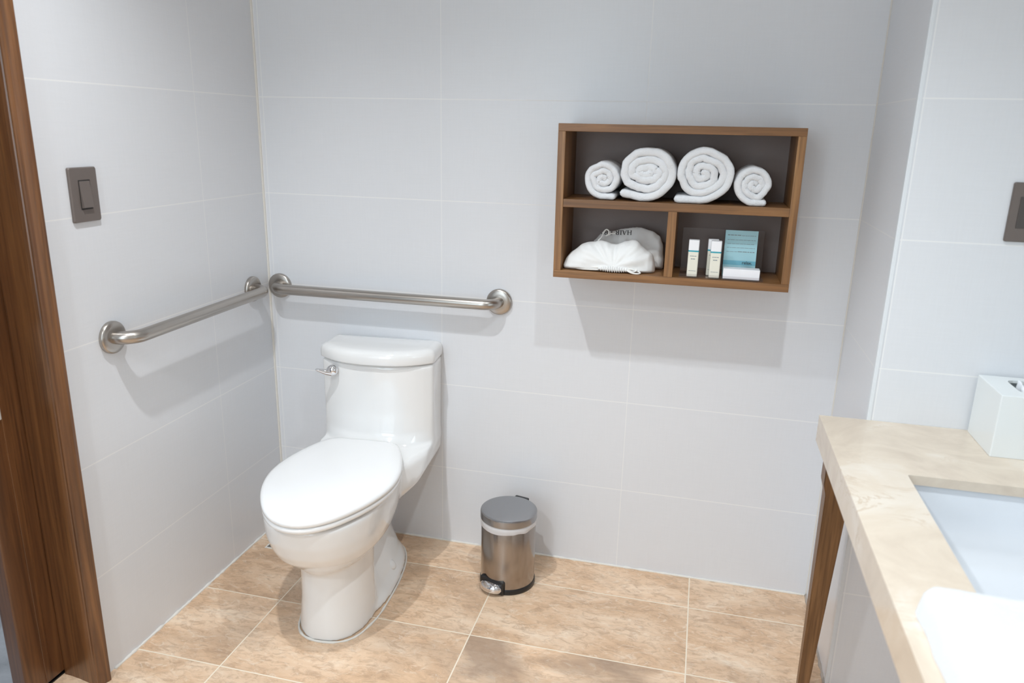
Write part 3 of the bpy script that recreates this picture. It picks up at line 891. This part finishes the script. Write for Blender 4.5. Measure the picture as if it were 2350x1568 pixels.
adv = {'H': .98, 'A': .98, 'I': .52, 'R': .92, 'D': .92, 'Y': .96, 'E': .84, ' ': .5}
from mathutils.bvhtree import BVHTree
bvh = BVHTree.FromPolygons([v.co.copy() for v in me.vertices], [tuple(p.vertices) for p in me.polygons])
words = {}
H0 = 0.0125
org = Vector((1.2165, -0.085, BZ+0.1075)); xd = Vector((-1, 0, -0.05)).normalized(); yd = Vector((0, 0, -1))
pen = 0.0
bm = bmesh.new()
for ch in 'HAIR DRYER':
    if ch == ' ':
        if len(bm.faces): wobj('lettering', fix(bm), M_ink, bag)
        bm = bmesh.new()
    else:
        for (a, b, wd) in strokes(ch):
            a = Vector(a); b = Vector(b); t = (b-a).normalized(); nv = Vector((-t.y, t.x))*wd/2
            e = t*0.0
            nseg = 5
            for k in range(nseg):
                q0 = a.lerp(b, k/nseg); q1 = a.lerp(b, (k+1)/nseg)
                quad = []
                ok = True
                for c2 in (q0-nv, q1-nv, q1+nv, q0+nv):
                    px = org + xd*((pen + c2.x)*H0*1.12) + yd*(c2.y*H0)
                    hit = bvh.ray_cast(px - (px-CAM).normalized()*0.3, (px-CAM).normalized())
                    if hit[0] is None or hit[0].y < -0.122: ok = False; break
                    quad.append(hit[0] + hit[1]*0.0005)
                if ok and max((quad[i]-quad[0]).length for i in range(4)) < 0.012:
                    bm.faces.new([bm.verts.new(v_) for v_ in quad])
    pen += adv[ch]
if len(bm.faces): wobj('lettering', fix(bm), M_ink, bag)

# ------------------------------------------------------------------ toiletries in the lower right compartment
tr = thing('acrylic_tray', 'clear acrylic stand holding bottles and card in the lower right compartment', 'tray', (1.465, -0.12, BZ))
bm = bmesh.new()
add_box(bm, 1.358, 1.576, -0.1865, -0.092, BZ+0.0005, BZ+0.0035, bev=0.0006)
add_box(bm, 1.358, 1.576, -0.1865, -0.1840, BZ+0.0035, BZ+0.012, bev=0.0006)
wobj('tray_base', bm, M_acrylic, tr)
bm = box(1.358, 1.576, -0.094, -0.0915, BZ+0.0035, BZ+0.1245, bev=0.0006)
bmesh.ops.rotate(bm, cent=(1.46, -0.092, BZ+0.004), matrix=Matrix.Rotation(-0.10, 3, 'X'), verts=bm.verts)
wobj('back_plate', bm, M_acrylic, tr)
def bottle(cx, cy, label):
    z = BZ + 0.004
    t = thing('toiletry_bottle', label, 'bottle', (cx, cy, z), 0, 'small cream toiletry bottles')
    hw, hd_, H = 0.0138, 0.0105, 0.098
    def rr_(k, zz, r=0.003): return [(x, y, zz) for x, y in rrect(-hw*k, hw*k, -hd_*k, hd_*k, r*k, 4)]
    bm = add_loft(bmesh.new(), [rr_(.94, 0), rr_(1, .0015), rr_(1, .066), rr_(.97, .0668)])
    obj('bottle_body', fix(bm), M_cream, t)
    bm = add_loft(bmesh.new(), [rr_(.97, .0704), rr_(1, .0708), rr_(1, H-.001), rr_(.96, H)])
    obj('cap', fix(bm), M_cap, t)
    bm = add_loft(bmesh.new(), [rr_(1.008, .0668), rr_(1.008, .0704)])
    obj('teal_band', fix(bm), M_teal, t)
    bm = bmesh.new()
    for x0_, x1_, z0_, h_ in ((-.0085, -.0045, .0545, .0016), (-.0038, .0022, .0545, .0016), (.003, .0085, .0545, .0016), (-.0055, -.001, .0465, .0022), (-.0003, .0052, .0465, .0022)):
        add_box(bm, x0_, x1_, -hd_-.0003, -hd_, z0_, z0_+h_)
    obj('print', bm, M_greytext, t)
    bm = bmesh.new()
    for x0_, x1_ in ((-.0095, -.004), (-.0034, .003), (.0036, .0095)):
        add_box(bm, x0_, x1_, -hd_-.0003, -hd_, .0150, .0161)
    obj('small_print', bm, M_greytext, t)
    return t
bottle(1.3915, -0.168, 'cream toiletry bottle standing alone, nearest the shelf divider')
bottle(1.4495, -0.168, 'cream toiletry bottle standing in front of another bottle beside the blue card')
bottle(1.4420, -0.134, 'cream toiletry bottle mostly hidden behind the one beside the blue card')
sb = obj('soap_carton', box(1.4725, 1.5665, -0.178, -0.143, BZ+0.004, BZ+0.031, bev=0.0012), M_soap)
tag(sb, 'flat white carton in front of the blue card', 'box')
cdv = thing('leaflet', 'pale blue printed card standing behind the white carton', 'card', (1.514, -0.128, BZ+0.004))
RX = Matrix.Rotation(-0.10, 3, 'X')
def tilt(bm):
    bmesh.ops.rotate(bm, cent=(1.514, -0.128, BZ+0.004), matrix=RX, verts=bm.verts); return bm
wobj('card', tilt(box(1.4715, 1.5565, -0.1288, -0.1276, BZ+0.004, BZ+0.127)), M_card, cdv)
wobj('card_band', tilt(box(1.4715, 1.5565, -0.1290, -0.1288, BZ+0.034, BZ+0.046)), M_card_dark, cdv)
bm = bmesh.new()
random.seed(3)
for r_, (zz, hh, gap) in enumerate(((.113, .0020, 0), (.101, .0012, 0), (.0905, .0012, 0), (.080, .0012, 0), (.069, .0019, 0))):
    x = 1.478
    while x < 1.548:
        wl = random.uniform(0.004, 0.012)
        bold = (r_ == 0 and x < 1.508) or (r_ == 4 and x > 1.50)
        h2 = 0.0021 if bold else 0.0011
        add_box(bm, x, min(x+wl, 1.551), -0.1291, -0.1288, BZ+zz, BZ+zz+h2)
        x += wl + 0.0014
wobj('print', tilt(bm), M_greytext, cdv)
def text_mesh(s, size, loc, rot, m, name, parent, ext=0.0002):
    cu = bpy.data.curves.new(name, 'FONT'); cu.body = s; cu.size = size; cu.extrude = ext; cu.offset = size*0.012
    to = bpy.data.objects.new(name+'_tmp', cu); col.objects.link(to)
    bpy.context.view_layer.update()
    me_ = bpy.data.meshes.new_from_object(to.evaluated_get(bpy.context.evaluated_depsgraph_get()))
    bpy.data.objects.remove(to)
    o = bpy.data.objects.new(name, me_); col.objects.link(o)
    me_.materials.clear(); me_.materials.append(m)
    o.parent = parent
    pm = Matrix.Translation(parent.location)
    o.matrix_parent_inverse = pm.inverted()
    o.location = loc; o.rotation_euler = rot
    return o
text_mesh('relax.', 0.0118, (1.5205, -0.1345, BZ+0.0385), (PI/2-0.10, 0, 0), M_ink, 'lettering', cdv)

# ------------------------------------------------------------------ vanity
CT = 0.75
van = thing('vanity', 'cream marble vanity counter with sunken white basin and wooden leg', 'vanity', (2.0, -1.2, 0))
x0, x1, y0, y1 = 1.720, RW-0.001, -2.05, -PD-0.0005
hx0, hx1, hy0, hy1 = 1.847, 2.190, -1.235, -0.716
bm = bmesh.new()
out = [(x0, y0), (x1, y0), (x1, y1), (x0, y1)]
hole = rrect(hx0, hx1, hy0, hy1, 0.006, 3)
tz, bz = CT, CT-0.020
def annulus(z, flipf):
    vo = [bm.verts.new((x, y, z)) for x, y in out]
    vh = [bm.verts.new((x, y, z)) for x, y in hole]
    es = []
    for vs in (vo, vh):
        for i in range(len(vs)): es.append(bm.edges.new((vs[i], vs[(i+1) % len(vs)])))
    bmesh.ops.triangle_fill(bm, use_beauty=True, use_dissolve=False, edges=es)
    return vo, vh
a1, h1 = annulus(tz, False); a0, h0 = annulus(bz, True)
for A_, B2 in ((a1, a0), (h1, h0)):
    for i in range(len(A_)):
        j = (i+1) % len(A_); bm.faces.new((A_[i], A_[j], B2[j], B2[i]))
# mitred apron along the front edge and across the free end
ap = CT-0.065
add_loft(bm, [[(x0, y0, bz), (x0+0.022, y0, bz), (x0+0.022, y1, bz), (x0, y1, bz)], [(x0, y0, ap), (x0+0.022, y0, ap), (x0+0.022, y1, ap), (x0, y1, ap)]])
add_loft(bm, [[(x0+0.022, y1-0.022, bz), (XR-0.002, y1-0.022, bz), (XR-0.002, y1, bz), (x0+0.022, y1, bz)], [(x0+0.022, y1-0.022, ap), (XR-0.002, y1-0.022, ap), (XR-0.002, y1, ap), (x0+0.022, y1, ap)]])
fix(bm)
wobj('countertop', bm, M_marble, van)
# basin
bm = bmesh.new()
rings = []
for z, d, r in ((bz-0.0015, -0.03, 0.03), (bz-0.0015, -0.006, 0.03), (bz-0.008, -0.005, 0.03), (bz-0.06, 0.002, 0.035), (bz-0.115, 0.012, 0.05), (bz-0.135, 0.035, 0.06), (bz-0.143, 0.08, 0.06)):
    rings.append([(x, y, z) for x, y in rrect(hx0+d, hx1-d, hy0+d, hy1-d, r, 8)])
add_loft(bm, rings, False, True)
rings = [[(x, y, z) for x, y in rrect(hx0+d, hx1-d, hy0+d, hy1-d, 0.04, 8)] for z, d in ((bz-0.0015, -0.03), (bz-0.018, -0.03), (bz-0.13, -0.01), (bz-0.155, 0.04))]
add_loft(bm, rings, False, True)
bmesh.ops.remove_doubles(bm, verts=bm.verts, dist=0.0001)
wobj('basin', fix(bm), M_basin, van, smooth=True, angle=60)
bm = add_lathe(bmesh.new(), [(0.024, 0.0), (0.024, 0.003), (0.018, 0.0045), (0.006, 0.005)], ((hx0+hx1)/2, (hy0+hy1)/2, bz-0.143), 32)
wobj('basin_drain', fix(bm), M_chrome, van, smooth=True)
def leg(yc):
    bm = bmesh.new()
    a = 0.029
    xl = 1.7405
    def sec(z, wx, wy, dx=0): return [(x, y, z) for x, y in ((xl+dx, yc-wy), (xl+dx+wx, yc-wy), (xl+dx+wx, yc+wy), (xl+dx, yc+wy))]
    add_loft(bm, [sec(0.0, 0.026, 0.013, 0.011), sec(0.57, 0.054, 0.024, 0.008), sec(0.595, 0.060, 0.026, 0.001), sec(ap, 0.060, 0.026, 0.001)])
    bmesh.ops.bevel(bm, geom=list(bm.edges), offset=0.002, segments=2, affect='EDGES')
    wobj('leg', fix(bm), M_leg, van)
leg(-0.449)
leg(-1.98)
wobj('rail', box(1.744, 1.766, -1.95, -0.478, ap-0.03, bz-0.001), M_leg, van)
wobj('support_bracket', box(1.80, RW-0.002, -2.0, -1.97, ap-0.02, bz-0.001), M_leg, van)

mir = thing('wall_mirror', 'large frameless mirror on the wall behind the vanity', 'mirror', (RW, -1.2, 1.2))
wobj('mirror_glass', box(RW-0.006, RW-0.0005, -2.0, -0.45, 0.80, 1.68), M_mirror, mir)

# ------------------------------------------------------------------ towel on the counter
def folded_towel():
    bm = bmesh.new()
    nx, ny = 70, 90
    X0, X1, Y0, Y1, Hh = 1.744, 2.17, -1.62, -1.185, 0.040
    top = []
    def pt(i, j):
        u = i/nx; v = j/ny
        x = X0 + (X1-X0)*u; y = Y1 + (Y0-Y1)*v
        return x, y
    grid = {}
    m_ = 12
    # height field with rounded rim
    for i in range(nx+1):
        for j in range(ny+1):
            x, y = pt(i, j)
            ex = min(x-X0, X1-x); ey = min(Y1-y, y-Y0)
            def rd(e, r=0.020):
                if e >= r: return 1.0
                return math.sqrt(max(0, 1-((r-e)/r)**2))
            h = Hh*min(rd(ex), 1)*min(rd(ey), 1)
            p = Vector((x*12, y*12, 1))
            h *= 1 + 0.10*noise.noise(p*0.7) + 0.04*noise.noise(p*3)
            e_ = 0.003*noise.noise(Vector((x*25, y*25, 4)))
            # round the corner seen nearest the basin
            cr = 0.03
            cx_, cy_ = x, y
            if x < X0+cr and y > Y1-cr:
                dx, dy = (X0+cr-x)/cr, (y-(Y1-cr))/cr
                L_ = max(dx, dy)
                if L_ > 0:
                    k = L_/math.hypot(dx, dy)
                    cx_ = X0+cr-dx*cr*k; cy_ = Y1-cr+dy*cr*k
            grid[i, j] = bm.verts.new((cx_+e_, cy_+e_, CT+0.001+max(h, 0.0)))
    for i in range(nx):
        for j in range(ny):
            bm.faces.new((grid[i, j], grid[i+1, j], grid[i+1, j+1], grid[i, j+1]))
    # rim skirt to the underside
    g2 = bmesh.ops.extrude_face_region(bm, geom=list(bm.faces))
    vs = [v for v in g2['geom'] if isinstance(v, bmesh.types.BMVert)]
    for v in vs: v.co.z = CT+0.0008
    return fix(bm)
ft = obj('folded_towel', folded_towel(), M_terry, smooth=True)
tag(ft, 'thick folded white towel lying on the counter by the basin', 'towel')

# ------------------------------------------------------------------ tissue box
tb = thing('tissue_box', 'white lacquered tissue box cover on the counter below the socket', 'tissue box', (2.11, -0.49, CT))
bx0, bx1, by0, by1, bh = 2.040, 2.180, -0.567, -0.421, 0.137
bm = bmesh.new()
A_ = rrect(bx0, bx1, by0, by1, 0.002, 2)
B_ = rrect(bx0+0.0545, bx1-0.0545, by0+0.038, by1-0.030, 0.012, 2)
B_ = rrect(bx0+0.046, bx1-0.046, by0+0.030, by1-0.025, 0.015, 2)
Ci = [(x, y) for x, y in rrect(bx0+0.006, bx1-0.006, by0+0.006, by1-0.006, 0.002, 2)]
z0 = CT+0.0005
add_loft(bm, [[(x, y, z0) for x, y in A_], [(x, y, z0+bh-0.001) for x, y in A_], [(bx0+(x-bx0)*0.985+0.001, by0+(y-by0)*0.985+0.001, z0+bh) for x, y in A_],
              [(x, y, z0+bh) for x, y in B_], [(x, y, z0+bh-0.006) for x, y in B_], [(x, y, z0+bh-0.006) for x, y in Ci], [(x, y, z0+0.004) for x, y in Ci]], True, True)
wobj('box_cover', fix(bm), M_box, tb)
bm = bmesh.new()
rings = []
for j in range(14):
    t = j/13
    zz = z0+bh-0.045 + 0.050*t
    ring = []
    for i in range(60):
        a = 2*PI*i/60
        r = 0.013*(1-0.3*t)*(1+0.30*math.sin(a*5+t*2)+0.15*noise.noise(Vector((math.cos(a)*3, math.sin(a)*3, t*3))))
        ring.append(((bx0+bx1)/2+r*math.cos(a)*1.2, (by0+by1)/2+r*math.sin(a)*2.2, zz + 0.006*t*math.sin(a*3)))
    rings.append(ring)
add_loft(bm, rings, False, True)
wobj('tissue', fix(bm), M_tissue, tb, smooth=True)
